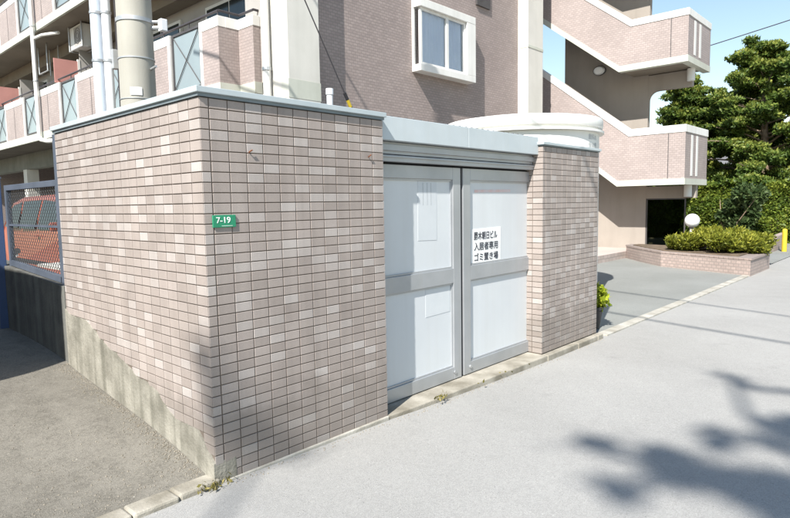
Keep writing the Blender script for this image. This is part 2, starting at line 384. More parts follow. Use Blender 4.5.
# driveway to the left of the enclosure, climbing away from the road
def drive_z(x, y): return float(np.interp(y, [0, .1, .36, .83, 1.4, 1.95, 3.5, 6], [-.042, -.012, .032, .104, .184, .246, .325, .34])) + .012*math.sin(x*5+y*3)
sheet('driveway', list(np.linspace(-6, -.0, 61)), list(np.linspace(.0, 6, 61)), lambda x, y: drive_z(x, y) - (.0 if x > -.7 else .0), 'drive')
sheet('yard', [.1, 4.43], [1.6, 30], lambda x, y: .1, 'lot')
sheet('parking_lot', [4.435, 30], [.06, 30], lambda x, y: -.078, 'lot')
# concrete strip at the mouth of the driveway
kv = MB()
xs = [-6, -3, -1.2, -.7, -.42, -.2, 0.02]
for i in range(len(xs)-1):
    kv.box((xs[i]+.002, -.025+.006*(i % 2), -.2), (xs[i+1]-.002, .095, -.020+.003*(i % 3)))
struct(kv.build('kerb_left', 'kerb_dirty', bevel=.012))
# flush concrete edging between road and parking lot
kb = MB(); x = 4.55
while x < 10.6:
    kb.box((x+.004, -.06, -.2), (x+.596, .06, -.072)); x += .6
struct(kb.build('kerb_right', 'kerb', bevel=.006))

# ================================================================== GARBAGE ENCLOSURE
enc = empty('garbage_enclosure', 'brown tiled refuse enclosure with two pale sliding doors beside the road', 'enclosure')
H = 1.85
# masonry cores (tiles stand 6 mm proud of the joint surface)
core = MB()
core.prism([(0.006, 0.006), (1.245, .006), (1.245, .13), (.15, .13), (.15, 1.93), (.006, 1.93)], (-.2, H), 'z')
core.build('wall', 'joint', enc)
MB().box((3.276, .006, -.2), (4.414, .16, 1.815)).build('pillar_wall', 'joint', enc)
MB().box((.16, 1.80, -.2), (4.40, 1.92, 1.80)).box((4.27, .17, -.2), (4.405, 1.79, 1.80)).build('back_wall', 'concrete', enc)
# --- tiles
PW, PH, G, TH = .10, .05, .0050, .006
def tile_mesh(w, h, axis):
    """a bevelled tile centred on the origin, its back on the wall plane"""
    b = .0016; d = TH
    o = [(-w/2, -h/2), (w/2, -h/2), (w/2, h/2), (-w/2, h/2)]; i = [(-w/2+b, -h/2+b), (w/2-b, -h/2+b), (w/2-b, h/2-b), (-w/2+b, h/2-b)]
    if axis == 'y':  vs = [(p[0], 0, p[1]) for p in o] + [(p[0], -d+b*.7, p[1]) for p in o] + [(p[0], -d, p[1]) for p in i]
    else:            vs = [(0, -p[0], p[1]) for p in o] + [(-d+b*.7, -p[0], p[1]) for p in o] + [(-d, -p[0], p[1]) for p in i]
    fs = [(8, 9, 10, 11)]
    for k in range(4):
        n = (k+1) % 4; fs += [(k, n, 4+n, 4+k), (4+k, 4+n, 8+n, 8+k)]
    return vs, fs
def cam_px_area(p, w, h, ax):
    v = Vector(p) - M.translation; z = v.dot(fw); n = Vector((0, -1, 0)) if ax == 'y' else Vector((-1, 0, 0))
    return w*h*abs(n.dot(v.normalized()))/z**2
tiles = []     # (axis, x/y centre, z centre, w, h)
edgeY = [-.04, .041, .153, .469, .604, 1.151, 1.499, 1.951]; edgeZ = [.03, .094, .19, .237, .313, .443, .573, .635]
for r in range(38):
    z = H - PH*(r+.5)
    tiles.append(('y', .0265, z, .053-G*1.5, PH-G, 0.0))
    for c in range(12):
        w = PW if c < 11 else .098
        tiles.append(('y', .053+PW*c+w/2, z, w-G, PH-G, 0.0))
    for c in range(20):
        y0 = PW*c; y1 = min(PW*(c+1), 1.93)
        if y1-y0 < .02: continue
        if z-PH/2 + .035 < np.interp((y0+y1)/2, edgeY, edgeZ): continue
        tiles.append(('x', (y0+y1)/2 + (.0 if c else .0), z, (y1-y0)-G, PH-G, 0.0))
for r in range(37):
    z = 1.815 - PH*(r+.5)
    if z < -.06: continue
    x = 3.27
    for c, w in enumerate([.053]+[PW]*10+[.094]):
        tiles.append(('Y', x+w/2, z, w-G, PH-G, 3.27)); x += w
    for c in range(2):
        w = PW if c == 0 else .06
        tiles.append(('X', c*PW+w/2, z, w-G, PH-G, 3.27))
def tpos(t):
    ax, a, z = t[0], t[1], t[2]
    j = random.uniform(-.0006, .0006)
    if ax == 'y': return (a, .006+j, z)
    if ax == 'x': return (.006+j, a, z)
    if ax == 'Y': return (a, .006+j, z)
    return (3.276+j, a, z)
scored = sorted(tiles, key=lambda t: -cam_px_area(tpos(t), t[3], t[4], t[0].lower()))
cache = {}; mass = MB()
for i, t in enumerate(scored):
    ax = t[0].lower(); key = (ax, round(t[3], 4), round(t[4], 4)); p = tpos(t)
    if i < 300 and t[0] == 'y':
        if key not in cache:
            mb = MB(); mb.add(*tile_mesh(t[3], t[4], ax)); me = mb.mesh('tile'); me.materials.append(MT['tile']); cache[key] = me
        o = bpy.data.objects.new('tile', cache[key]); col.objects.link(o); o.parent = enc; o.location = p
        o.rotation_euler = (random.uniform(-.006, .006), 0, random.uniform(-.003, .003))
    else:
        vs, fs = tile_mesh(t[3], t[4], ax)
        mass.add([(v[0]+p[0], v[1]+p[1], v[2]+p[2]) for v in vs], fs, random.random())
stuff(mass.build('tiles', 'tile_mass', enc, tint=True))
# --- concrete footing showing under the side wall, ragged upper edge
top = []
for k in range(90):
    y = 1.936 - 1.936*k/89
    z = np.interp(y, edgeY, edgeZ)
    z = round((z-.005)/PH)*PH*.2 + z*.8 + .012*math.sin(y*13) + random.uniform(-.005, .005)
    top.append((y, z))
poly = [(1.936, -.2), (-.004, -.2)] + [(max(y, -.004), z) for y, z in reversed(top)]
MB().prism(poly, (-.006, .12), 'x').build('footing', 'concrete', enc)
# --- sheet metal coping
def coping_run(plan, z0, zmid, z1):
    MB().prism(plan(.020), (zmid, z1), 'z').build('coping', 'cap', enc, bevel=.003)
    MB().prism(plan(.009), (z0+.002, zmid-.0005), 'z').build('coping_drip', 'cap_shade', enc)  # same metal; shadow line below the lip is put into the colour
coping_run(lambda o: [(-o, -o), (1.245+o, -o), (1.245+o, .15), (.165, .15), (.165, 1.93+o), (-o, 1.93+o)], H, H+.018, H+.047)
coping_run(lambda o: [(3.27-o, -o), (4.414+o, -o), (4.414+o, .18), (3.27-o, .18)], 1.815, 1.826, 1.850)
# --- sill / kerb in front of the doors
s = MB()
s.prism([(1.246, .3), (1.246, -.012), (1.5, -.03), (2.2, -.045), (3.0, -.055), (3.268, -.06), (3.268, .3)], (-.25, -.037), 'z')
s.build('door_sill', 'kerb_dirty', enc, bevel=.008)
s = MB().prism([(-.012, .002), (-.012, -.012), (.6, -.016), (1.245, -.018), (1.245, .002)], (-.25, -.036), 'z'); s.build('kerb', 'kerb', enc, bevel=.008)
s = MB()
for (a, b2) in ((3.269, 3.86), (3.866, 4.30), (4.306, 4.43)): s.box((a, -.065-.008*random.random(), -.25), (b2, .002, -.040+.004*random.random()))
s.build('kerb', 'kerb_dirty', enc, bevel=.008)
# --- header
MB().box((1.256, .045, 1.742), (2.226, .30, 1.893)).build('fascia', 'fascia', enc, bevel=.003)
MB().box((2.228, .045, 1.742), (3.272, .30, 1.893)).build('fascia', 'fascia', enc, bevel=.003)
hd = MB()
hd.box((1.25, .10, 1.66), (3.272, .30, 1.739)); hd.box((1.25, .085, 1.682), (3.272, .0995, 1.722)); hd.box((1.25, .092, 1.612), (3.272, .30, 1.654)); hd.box((1.25, .082, 1.638), (3.272, .0915, 1.648))
hd.build('door_track', 'alu', enc, bevel=.002)
MB().box((1.25, .17, 1.600), (3.30, .26, 1.6115)).build('track_gap', 'dark_gap', enc)
# --- doors
def door(x0, x1, y, sl, sr):
    """framed leaf: stiles, rails, two recessed panels"""
    d = bpy.data.objects.new('door', None); col.objects.link(d); d.parent = enc; d.empty_display_size = .1
    zb, zt = -.030, 1.597
    f = .042
    if sl: box('stile', (x0, y, zb), (x0+sl, y+f, zt), 'alu', d, .003)
    if sr: box('stile', (x1-sr, y, zb), (x1, y+f, zt), 'alu', d, .003)
    a, b2 = x0+sl+.0008, x1-sr-.0008
    for (z0, z1) in ((zb, .065), (.722, .836), (1.507, zt)): box('rail', (a, y+.001, z0), (b2, y+f-.001, z1), 'alu', d, .003)
    for (z0, z1) in ((.066, .721), (.837, 1.506)):
        box('panel', (a+.001, y+.022, z0+.001), (b2-.001, y+.032, z1-.001), 'door_panel', d)
        g = MB()
        g.box((a, y+.012, z0), (b2, y+.0218, z0+.012)); g.box((a, y+.012, z1-.012), (b2, y+.0218, z1)); g.box((a, y+.012, z0+.0125), (a+.012, y+.0218, z1-.0125)); g.box((b2-.012, y+.012, z0+.0125), (b2, y+.0218, z1-.0125))
        g.build('bead', 'alu', d)
    return d
dl = door(1.20, 2.243, .135, .09, .095)
dr = door(2.276, 3.40, .135, .095, .09)
MB().box((2.2435, .150, -.03), (2.2755, .175, 1.597)).build('meeting_gap', 'dark_gap', enc)
for x, d in ((2.155, dl), (2.36, dr)):
    bo = MB().tube([(x, .1345, .025), (x, .126, .025)], .014, 14).build('bolt_cover', 'steel', d, smooth=True)
# corrugated roof
ro = MB(); xs_ = np.linspace(1.27, 3.24, 100); zs = 1.905+.009*np.sin(xs_*2*math.pi/.076)
vs = [(x, .12, z) for x, z in zip(xs_, zs)] + [(x, 1.95, z-.05) for x, z in zip(xs_, zs)] ; n = len(xs_)
vs += [(x, .12, z-.006) for x, z in zip(xs_, zs)] + [(x, 1.95, z-.056) for x, z in zip(xs_, zs)]
fs = [(i, i+1, n+i+1, n+i) for i in range(n-1)] + [(2*n+i, 3*n+i, 3*n+i+1, 2*n+i+1) for i in range(n-1)] + [(i, 2*n+i, 2*n+i+1, i+1) for i in range(n-1)]
ro.add(vs, fs); ro.build('roof', 'roof_sheet', enc)
# rusty anchor stubs on the tiles
for (x, z) in ((.268, 1.603), (1.118, 1.62)):
    MB().tube([(x, -.001, z), (x-.004, -.012, z+.004), (x+.01, -.014, z+.012)], .004, 6).build('anchor_stub', 'rust', enc)

# things fixed on the enclosure
plate = empty('number_plate', 'small green house number plate on the tiled wall near its corner', 'sign')
box('plate', (.043, -.0085, 1.232), (.170, -.0005, 1.292), 'plate_green', plate, .002)
text_mesh('lettering', '7-19', .042, 'plate_white', plate, (.100, -.0092, 1.268), width=.078, height=.030)
box('rim_line', (.090, -.0091, 1.2385), (.150, -.0086, 1.2405), 'plate_white', plate)
pn = empty('paper_notice', 'white paper notice with three lines of black writing on the right door', 'notice')
MB().prism([(2.405, .850), (2.832, .850), (2.838, 1.128), (2.412, 1.120)], (.1545, .1565), 'y').build('sheet', 'paper', pn)
text_mesh('lettering', '藤木朝日ビル', .07, 'ink', pn, (2.612, .1535, 1.066), width=.335, height=.066)
text_mesh('lettering', '入居者専用', .07, 'ink', pn, (2.618, .1535, .980), width=.345, height=.066)
text_mesh('lettering', 'ゴミ置き場', .07, 'ink', pn, (2.622, .1535, .893), width=.345, height=.066)
fp = empty('faded_poster', 'bleached blank paper stuck high on the left door', 'notice')
MB().prism([(1.757, 1.068), (1.970, 1.062), (1.974, 1.488), (1.760, 1.492)], (.1552, .1566), 'y').build('sheet', 'faded', fp)
for x in (1.815, 1.862, 1.905): MB().box((x, .1544, 1.32), (x+.005, .1550, 1.48)).build('faded_line', 'ink_grey', fp)
tag(MB().prism([(1.832, .500), (2.125, .506), (2.125, .700), (1.834, .702)], (.1552, .1566), 'y').build('faded_label', 'faded', None), 'pale rectangular paper trace low on the left door', 'notice')
tag(MB().prism([(2.456, 1.412), (2.99, 1.418), (2.99, 1.440), (2.456, 1.434)], (.1552, .1566), 'y').build('faded_tape', 'faded_red', None), 'faded pink strip of tape high on the right door', 'tape')

# ================================================================== APARTMENT BUILDING
bld = empty('apartment_building', 'pinkish tiled apartment building with balconies, bay window and open outside staircase', 'building')
XF, YF = 4.06, 5.0
Z2, FH = 3.22, 2.80
ZT = 9.3
# front facade (faces the road) and side core
MB().box((4.5, YF, -.1), (11.9, YF+.25, ZT)).build('front_wall', 'facade_tile', bld)
MB().box((4.188, 4.73, -.1), (4.812, 5.24, ZT)).build('pilaster', 'offwhite', bld, .01)
MB().box((4.184, 4.726, 2.96), (4.816, 4.9, 3.24)).build('slab_band', 'slab', bld)
MB().box((11.187, 4.733, -.1), (11.896, 5.24, ZT)).build('pilaster', 'offwhite', bld, .01)
MB().box((11.180, 4.724, 4.93), (11.904, 4.95, 5.00)).build('string_course', 'slab', bld, .005)
MB().box((4.6, 5.26, -.1), (4.9, 6.4, ZT)).build('side_wall', 'inner_wall', bld)
MB().box((5.4, 5.3, Z2), (5.6, 26, ZT)).build('inner_wall', 'inner_wall', bld)
MB().box((5.6, 25.8, -.1), (11.9, 26, ZT)).box((11.7, 5.26, -.1), (11.9, 25.7, ZT)).build('rear_wall', 'facade_tile', bld)
MB().box((4.06, 4.8, ZT+.002), (11.9, 26, ZT+.2)).build('roof_slab', 'slab', bld)
# upper window frame corner that just enters the picture
uw = box('upper_window', (9.45, 4.955, 5.55), (9.95, 4.998, 6.4), 'frame_dark', bld)
# --- bay window
bay = bpy.data.objects.new('bay_window', None); col.objects.link(bay); bay.parent = bld; bay.empty_display_size = .1
bx0, bx1, by, bz0, bz1 = 7.34, 9.135, 4.776, 3.835, 5.165
by2 = YF+.002
MB().box((bx0, by, bz0), (bx1, by2, bz0+.13)).build('bay_sill', 'white', bay, .008)
MB().box((bx0, by, bz1-.15), (bx1, by2, bz1)).build('bay_head', 'white', bay, .008)
MB().box((bx1-.30, by+.002, bz0+.131), (bx1, by2, bz1-.151)).build('bay_cheek', 'white', bay, .004)
MB().box((bx0+.004, by+.175, bz0+.131), (bx0+.05, by2, bz1-.151)).build('bay_cheek', 'white', bay, .004)
box('pane', (bx0+.02, by+.10, bz0+.131), (bx0+.026, by+.174, bz1-.151), 'glass', bay)
fr = MB(); g0, g1 = bx0+.055, bx1-.305; zz0, zz1 = bz0+.131, bz1-.151
for (a, b2) in ((g0, g0+.05), (8.19, 8.27), (g1-.045, g1)): fr.box((a, by+.05, zz0), (b2, by+.10, zz1))
for (z0, z1) in ((zz0, zz0+.05), (zz1-.05, zz1)):
    fr.box((g0+.051, by+.055, z0), (8.189, by+.095, z1)); fr.box((8.271, by+.055, z0), (g1-.046, by+.095, z1))
fr.build('window_frame', 'white', bay, .003)
box('pane', (g0+.05, by+.075, zz0+.05), (8.19, by+.08, zz1-.05), 'glass', bay)
box('pane', (8.27, by+.070, zz0+.05), (g1-.045, by+.075, zz1-.05), 'glass', bay)
# curtain folds and the dark room behind
cu = MB(); xs_ = np.linspace(g0+.02, g1-.02, 120); ys_ = by+.125+.012*np.sin(xs_*48)+.005*np.sin(xs_*23)
cu.add([(x, y, zz0) for x, y in zip(xs_, ys_)] + [(x, y, zz1) for x, y in zip(xs_, ys_)], [(i, i+1, 121+i-0, 120+i) for i in range(119)])
cu.build('curtain', 'curtain', bay, smooth=False)

# --- balconies
def balcony(zb, first):
    zs = zb+.19                       # top of the slab
    bal = bpy.data.objects.new('balcony', None); col.objects.link(bal); bal.parent = bld; bal.empty_display_size = .1
    # slab with zigzag plan
    MB().prism([(XF, 26), (XF, 6.41), (4.447, 6.41), (4.447, 5.975), (4.60, 5.975), (4.60, 5.27), (5.39, 5.27), (5.39, 26)], (zb, zs), 'z').build('slab', 'slab', bal)
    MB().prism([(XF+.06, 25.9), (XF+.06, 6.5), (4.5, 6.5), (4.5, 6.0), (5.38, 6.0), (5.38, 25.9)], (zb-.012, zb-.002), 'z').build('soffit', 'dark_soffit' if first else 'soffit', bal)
    zt = zb+1.10; zc = zb+1.275
    # runs of tiled parapet between glazed bays, along the long side
    gl = [7.55+2.86*k for k in range(6)]
    runs = []; y = 6.41
    for g in gl: runs.append((y, g-.53)); y = g+.53
    runs.append((y, 25.9))
    for (a, b2) in runs:
        box('parapet', (XF+.004, a+(.09 if a > 6.5 else .006), zs+.001), (XF+.13, b2-.09, zt), 'parapet_tile', bal)
        box('coping', (XF-.004, a+.0, zt+.001), (XF+.14, b2, zc), 'white', bal, .006)
        for q in (((a, a+.088), (b2-.088, b2)) if a > 6.5 else ((b2-.088, b2),)): box('post', (XF-.002, q[0], zs+.001), (XF+.135, q[1], zt), 'white', bal, .004)
        if b2-a > 1.2: box('joint_strip', (XF, (a+b2)/2-.01, zs+.001), (XF+.1, (a+b2)/2+.01, zt), 'frame_dark', bal)
    for g in gl:
        gp = bpy.data.objects.new('glass_panel', None); gp.parent = None
        a, b2 = g-.515, g+.515; x = XF+.05
        o = box('glass_panel', (x, a+.05, zs+.07), (x+.012, b2-.05, zt+.12), 'pale_glass', bal)
        bpy.data.objects.remove(gp)
        f = MB()
        f.box((x-.02, a, zs+.02), (x+.035, a+.045, zt+.165)); f.box((x-.02, b2-.045, zs+.02), (x+.035, b2, zt+.165))
        f.box((x-.02, a+.046, zs+.02), (x+.035, b2-.046, zs+.065)); f.box((x-.02, a+.046, zt+.125), (x+.035, b2-.046, zt+.165))
        f.build('glass_frame', 'frame_dark', bal)
        br = MB(); br.tube([(x-.012, a+.05, zs+.07), (x-.012, b2-.05, zt+.12)], .009, 6); br.tube([(x-.018, a+.05, zt+.12), (x-.018, b2-.05, zs+.07)], .009, 6)
        br.build('cross_brace', 'frame_dark', bal)
    # zigzag returns near the corner
    box('parapet', (XF+.131, 6.414, zs+.001), (4.447, 6.53, zt), 'parapet_tile', bal); box('coping', (XF+.141, 6.405, zt+.001), (4.441, 6.54, zc), 'white', bal, .006)
    box('parapet', (4.451, 5.98, zs+.001), (4.57, 6.525, zt), 'parapet_tile', bal); box('coping', (4.442, 5.97, zt+.001), (4.58, 6.535, zc), 'white', bal, .006)
    box('parapet', (4.571, 5.984, zs+.001), (4.70, 6.1, zt), 'parapet_tile', bal); box('coping', (4.581, 5.974, zt+.001), (4.70, 6.1, zc), 'white', bal, .006)
    # hand rail on short posts
    hr = MB(); zr = zc+.10
    hr.tube([(XF+.06, 25.8, zr), (XF+.06, 6.47, zr)], .022, 8); hr.tube([(XF+.06, 6.47, zr), (4.51, 6.47, zr)], .022, 8); hr.tube([(4.51, 6.47, zr), (4.51, 6.03, zr)], .022, 8); hr.tube([(4.51, 6.03, zr), (5.0, 6.03, zr)], .022, 8)
    for y in np.arange(6.5, 25, .95): hr.tube([(XF+.06, y, zc-.02), (XF+.06, y, zr)], .012, 6)
    hr.build('hand_rail', 'rail_dark', bal)
    # glazed doors in the inner wall
    for y in np.arange(7.2, 25, 2.86):
        box('door_frame', (5.34, y-.05, zs+.02), (5.395, y+1.75, zs+2.05), 'white', bal)
        for k in range(2): box('door_pane', (5.325, y+.02+k*.85, zs+.08), (5.338, y+.82+k*.85, zs+1.98), 'car_glass', bal)
    return bal
b2nd = balcony(Z2, True)
b3rd = balcony(Z2+FH, False)
# deep beam in front of the second floor ceiling
MB().box((5.0, 6.2, Z2+FH-.35), (5.38, 25.8, Z2+FH-.02)).build('ceiling_beam', 'soffit', bld)
MB().box((4.22, 6.9, Z2+FH-.32), (5.0, 7.25, Z2+FH-.02)).build('ceiling_beam', 'soffit', bld)
# ground floor under the balconies: beams, columns, back wall
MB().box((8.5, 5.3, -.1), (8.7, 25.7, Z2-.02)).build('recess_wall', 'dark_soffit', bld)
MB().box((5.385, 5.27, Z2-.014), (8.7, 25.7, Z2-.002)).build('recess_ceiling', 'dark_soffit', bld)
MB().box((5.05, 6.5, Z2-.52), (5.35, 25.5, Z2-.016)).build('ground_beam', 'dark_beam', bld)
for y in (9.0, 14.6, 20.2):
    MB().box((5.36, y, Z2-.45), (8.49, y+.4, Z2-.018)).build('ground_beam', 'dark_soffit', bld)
    MB().box((5.04, y+.02, -.1), (5.40, y+.38, Z2-.521)).build('column', 'offwhite', bld)

# things on the building
def lamp_ball(name, c, r, label, parent=None):
    o = MB().lathe([(r*math.sin(a)+.001, -r*math.cos(a)) for a in np.linspace(0, math.pi, 14)], c, 20).build(name, 'lamp', parent, smooth=True)
    if label: tag(o, label, 'lamp')
    return o
def ac_unit(y, x, z, label):
    t = empty('air_conditioner_unit', label, 'air conditioner', group='air conditioner units hung under the balcony ceiling')
    box('casing', (x, y-.40, z), (x+.30, y+.40, z+.55), 'white', t, .015)
    box('grille', (x-.006, y-.36, z+.05), (x-.0005, y+.12, z+.5), 'inner_wall', t)
    fn = MB()
    for k in range(3):
        rr = .07+.06*k
        fn.tube([(x-.010, y-.12+rr*math.cos(q), z+.275+rr*math.sin(q)) for q in np.linspace(0, 6.283, 24)], .005, 5)
    fn.build('fan_guard', 'frame_dark', t)
    br = MB()
    for dy in (-.42, .42):
        br.tube([(x-.02, y+dy, Z2+FH-.02), (x-.02, y+dy, z-.03), (x+.32, y+dy, z-.03), (x+.32, y+dy, Z2+FH-.02)], .018, 6)
    br.tube([(x-.02, y-.42, z-.03), (x-.02, y+.42, z-.03)], .018, 6); br.tube([(x+.32, y-.42, z-.03), (x+.32, y+.42, z-.03)], .018, 6)
    br.build('hanger', 'steel', t)
ac_unit(13.85, 4.55, 5.42, 'white air conditioner unit hung under the balcony ceiling left of the white pipes')
# empty hanging frame further along
hf = MB()
for dy in (-.35, .35): hf.tube([(4.62, 16.6+dy, Z2+FH-.02), (4.62, 16.6+dy, 5.25), (4.92, 16.6+dy, 5.25), (4.92, 16.6+dy, Z2+FH-.02)], .02, 6)
hf.tube([(4.62, 16.25, 5.25), (4.62, 16.95, 5.25)], .02, 6)
tag(hf.build('hanging_frame', 'steel'), 'empty pale steel hanger under the balcony ceiling by the pink partition', 'bracket')
for (y, lab) in ((14.0, 'pink balcony partition board right of the thin white downpipe'), (18.9, 'pink balcony partition board left of the thin white downpipe')):
    t = empty('balcony_partition', lab, 'partition', group='pink partitions on the balcony')
    box('board', (4.02+.02, y, Z2+1.30), (4.60, y+.03, Z2+1.90), 'partition', t)
    box('frame', (4.601, y-.01, Z2+.25), (4.66, y+.04, Z2+1.95), 'white', t)
    box('panel', (4.661, y, Z2+.2), (5.38, y+.03, Z2+2.2), 'inner_wall', t)
# downpipes
dp = empty('downpipe', 'thin white downpipe with bent foot on the balconies at far left', 'pipe')
tube('pipe', [(3.97, 15.2, 9.2), (3.97, 15.2, 3.28), (3.985, 15.15, 3.19), (4.06, 14.9, 3.14), (4.2, 14.2, 3.13)], .055, 'white', dp)
for z in (4.7, 6.1): tube('clamp', [(3.97, 15.2, z), (3.97, 15.2, z+.04)], .065, 'steel', dp)
tube('branch', [(3.98, 15.2, 5.80), (4.1, 14.9, 5.86), (4.3, 14.3, 5.84)], .04, 'white', dp)
dp2 = empty('downpipe', 'white downpipe standing at the building corner beside the grey pilaster', 'pipe')
tube('pipe', [(4.10, 5.15, 9.2), (4.10, 5.15, .1)], .062, 'white', dp2)
for z in (3.4, 5.3): tube('clamp', [(4.10, 5.15, z), (4.10, 5.15, z+.05)], .072, 'steel', dp2)
sl = empty('ceiling_lamp', 'small round white lamp under the ground floor ceiling by the fence', 'lamp')
lamp_ball('globe', (4.05, 13.1, 2.80), .11, None, sl); tube('stem', [(4.05, 13.1, 2.88), (4.05, 13.1, Z2-.01)], .02, 'steel', sl)

# ================================================================== OUTSIDE STAIRCASE (part of the building)
stc = bpy.data.objects.new('staircase', None); col.objects.link(stc); stc.parent = bld; stc.empty_display_size = .1
SX, SY = 13.0, 1.765
def flight(zb, zcap, zt, cont):
    """outer parapet: landing at the near end, then climbing towards the facade"""
    yb_, yt_ = 3.31, 3.05; sl_ = .765; ye = 5.6
    up_b = zb+(ye-yb_)*sl_; up_t = zcap+(ye-yt_)*sl_; up_c = zt+(ye-yt_)*sl_
    MB().prism([(SY, zb+.14), (yb_, zb+.14), (ye, up_b+.14), (ye, up_t), (yt_, zcap), (SY, zcap)], (SX, SX+.15), 'x').build('parapet', 'parapet_tile', stc)
    MB().prism([(SY-.01, zb), (yb_+.01, zb), (ye, up_b-.01), (ye, up_b+.139), (yb_, zb+.139), (SY-.01, zb+.139)], (SX-.008, SX+.16), 'x').build('lower_band', 'slab', stc)
    MB().prism([(SY-.015, zcap+.001), (yt_, zcap+.001), (ye, up_t+.001), (ye, up_c), (yt_-.03, zt), (SY-.015, zt)], (SX-.015, SX+.17), 'x').build('coping', 'white', stc, .006)
    # landing front (faces the road)
    x1 = 14.70
    box('parapet', (SX+.151, SY+.002, zb+.14), (x1, SY+.15, zcap), 'parapet_tile', stc)
    box('lower_band', (SX+.161, SY-.008, zb), (x1+.01, SY+.16, zb+.139), 'slab', stc)
    box('coping', (SX+.171, SY-.013, zcap+.001), (x1+.012, SY+.17, zt), 'white', stc, .006)
    for xa in (13.42, 13.80): box('slot_strip', (xa, SY-.004, zb+.2), (xa+.14, SY+.001, zcap-.04), 'white', stc)
    box('joint_strip', (SX-.003, SY+.36, zb+.14), (SX-.0005, SY+.375, zcap), 'frame_dark', stc)
    # far side parapet, landing floor, stepped soffit of the flight
    box('parapet', (x1-.15, SY+.161, zb+.14), (x1, 3.0, zcap), 'stair_wall', stc); box('coping', (x1-.16, SY+.171, zcap+.001), (x1+.011, 3.0, zt), 'white', stc)
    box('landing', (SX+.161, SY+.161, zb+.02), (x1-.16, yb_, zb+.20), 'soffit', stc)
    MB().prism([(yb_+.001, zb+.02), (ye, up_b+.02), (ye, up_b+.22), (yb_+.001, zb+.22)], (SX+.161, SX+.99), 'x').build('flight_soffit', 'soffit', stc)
    for k in range(11):
        y0 = yb_+.02+k*.205
        box('step', (SX+.162, y0, zb+.22+k*.157), (SX+.99, y0+.26, zb+.22+(k+1)*.157), 'kerb', stc)
flight(1.668, 2.845, 3.015, True)
flight(4.40, 5.40, 5.555, True)
flight(7.13, 8.13, 8.29, True)
# central wall between the flights, with opening over the landing (rounded corners)
cz0 = .0
def cwall(z0, z1):
    MB().prism([(2.97, z0), (5.22, z0), (5.22, z1), (2.97, z1)], (14.0, 14.14), 'x').build('central_wall', 'stair_wall', stc)
cwall(-.1, 9.2)
for (zt_, zb_) in ((4.40, 4.01), (7.13, 6.7)):
    r = .22
    arc = [(2.969, zb_-r)] + [(2.969-r+r*math.cos(a), zb_-r+r*math.sin(a)) for a in np.linspace(.2, math.pi/2, 6)]
    poly = arc + [(1.95, zb_), (1.95, zt_), (2.969, zt_)]
    MB().prism(poly, (14.003, 14.137), 'x').build('beam', 'stair_wall', stc)
# short drain stubs under the landings
for z in (4.40, 1.668): MB().tube([(13.9, 1.95, z), (13.9, 1.95, z-.28)], .09, 12).build('drain_stub', 'white', stc, smooth=True)
lp = empty('stair_lamp', 'oval white lamp on the shaded staircase wall', 'lamp')
MB().lathe([(.02, -.09), (.12, -.075), (.155, -.02), (.155, .02)], (0, 0, 0), 20).build('glass_dome', 'lamp', lp, smooth=True).rotation_euler = (0, R(90), 0)
MB().lathe([(.17, -.02), (.17, .03)], (0, 0, 0), 20).build('base', 'frame_dark', lp, smooth=True).rotation_euler = (0, R(90), 0)
lp.location = (13.965, 4.226, 4.72); lp.scale = (1, 1, .72)
# ground floor passage beneath: tinted sheet whose colour stands in for its shade
ent = MB(); ent.box((14.02, 2.02, .16), (14.05, 2.965, 1.36)); ent.build('passage_shade_sheet', 'shade_tint', stc)
fr = MB()
for y in (2.02, 2.93): fr.box((14.0, y, .16), (14.019, y+.03, 1.36))
fr.box((14.0, 2.051, 1.33), (14.019, 2.929, 1.36)); fr.build('entrance_frame', 'frame_dark', stc)
box('entrance_beam', (14.0, 1.80, 1.361), (14.14, 2.968, 1.66), 'stair_wall', stc)
box('entrance_ceiling', (14.145, 1.95, 1.50), (14.68, 4.6, 1.66), 'soffit', stc)
box('entrance_wall', (14.145, 4.4, -.1), (14.68, 4.6, 1.499), 'dark_soffit', stc)

# ================================================================== UTILITY POLE, PIPES, WIRES
pole = empty('utility_pole', 'grey concrete utility pole standing behind the tiled enclosure wall', 'pole')
PX, PY = .848, 2.462
MB().tube([(PX, PY, 0), (PX, PY, 11)], .149, 40, r_end=.115).build('shaft', 'pole', pole, smooth=True)
for z, h, r in ((2.865, .032, .1475), (2.565, .010, .1465), (2.235, .006, .1475)):
    MB().tube([(PX, PY, z), (PX, PY, z+h)], r, 40).build('band', 'steel', pole, smooth=True)
MB().tube([(PX+.06, PY-.12, 2.485), (PX+.05, PY-.24, 2.49)], .010, 8).build('step_bolt', 'steel', pole, smooth=True)
cj = MB(); c0 = Vector((PX, PY, 0)); dv = (Vector((-1.4757, -2.5961, 0))-c0).normalized(); sv = Vector((-dv.y, dv.x, 0))
for k in range(1):
    vs = []; nseg = 6
    for z in (2.26, 2.325):
        for i in range(nseg+1):
            a = -.42+.62*i/nseg; d = dv*math.cos(a)+sv*math.sin(a); vs.append(c0+d*.1480+Vector((0, 0, z)))
    cj.add(vs, [(i, i+1, nseg+2+i, nseg+1+i) for i in range(nseg)])
cj.build('number_tag', 'paper', pole)
side = Vector((.7364, -.6764, 0)); side = Vector((.676, -.736, 0))
bkt = MB()
def at_pole(dx, dz): return (PX+side.x*dx, PY+side.y*dx, dz)
bkt.tube([at_pole(.14, 2.83), at_pole(.21, 2.83)], .018, 8); bkt.tube([at_pole(.14, 2.88), at_pole(.21, 2.88)], .012, 8)
bkt.build('bracket_arm', 'steel', pole)
b0 = at_pole(.235, 2.78); box('clamp_box', (b0[0]-.03, b0[1]-.03, 2.80), (b0[0]+.03, b0[1]+.03, 2.90), 'pvc_white', pole, .008)
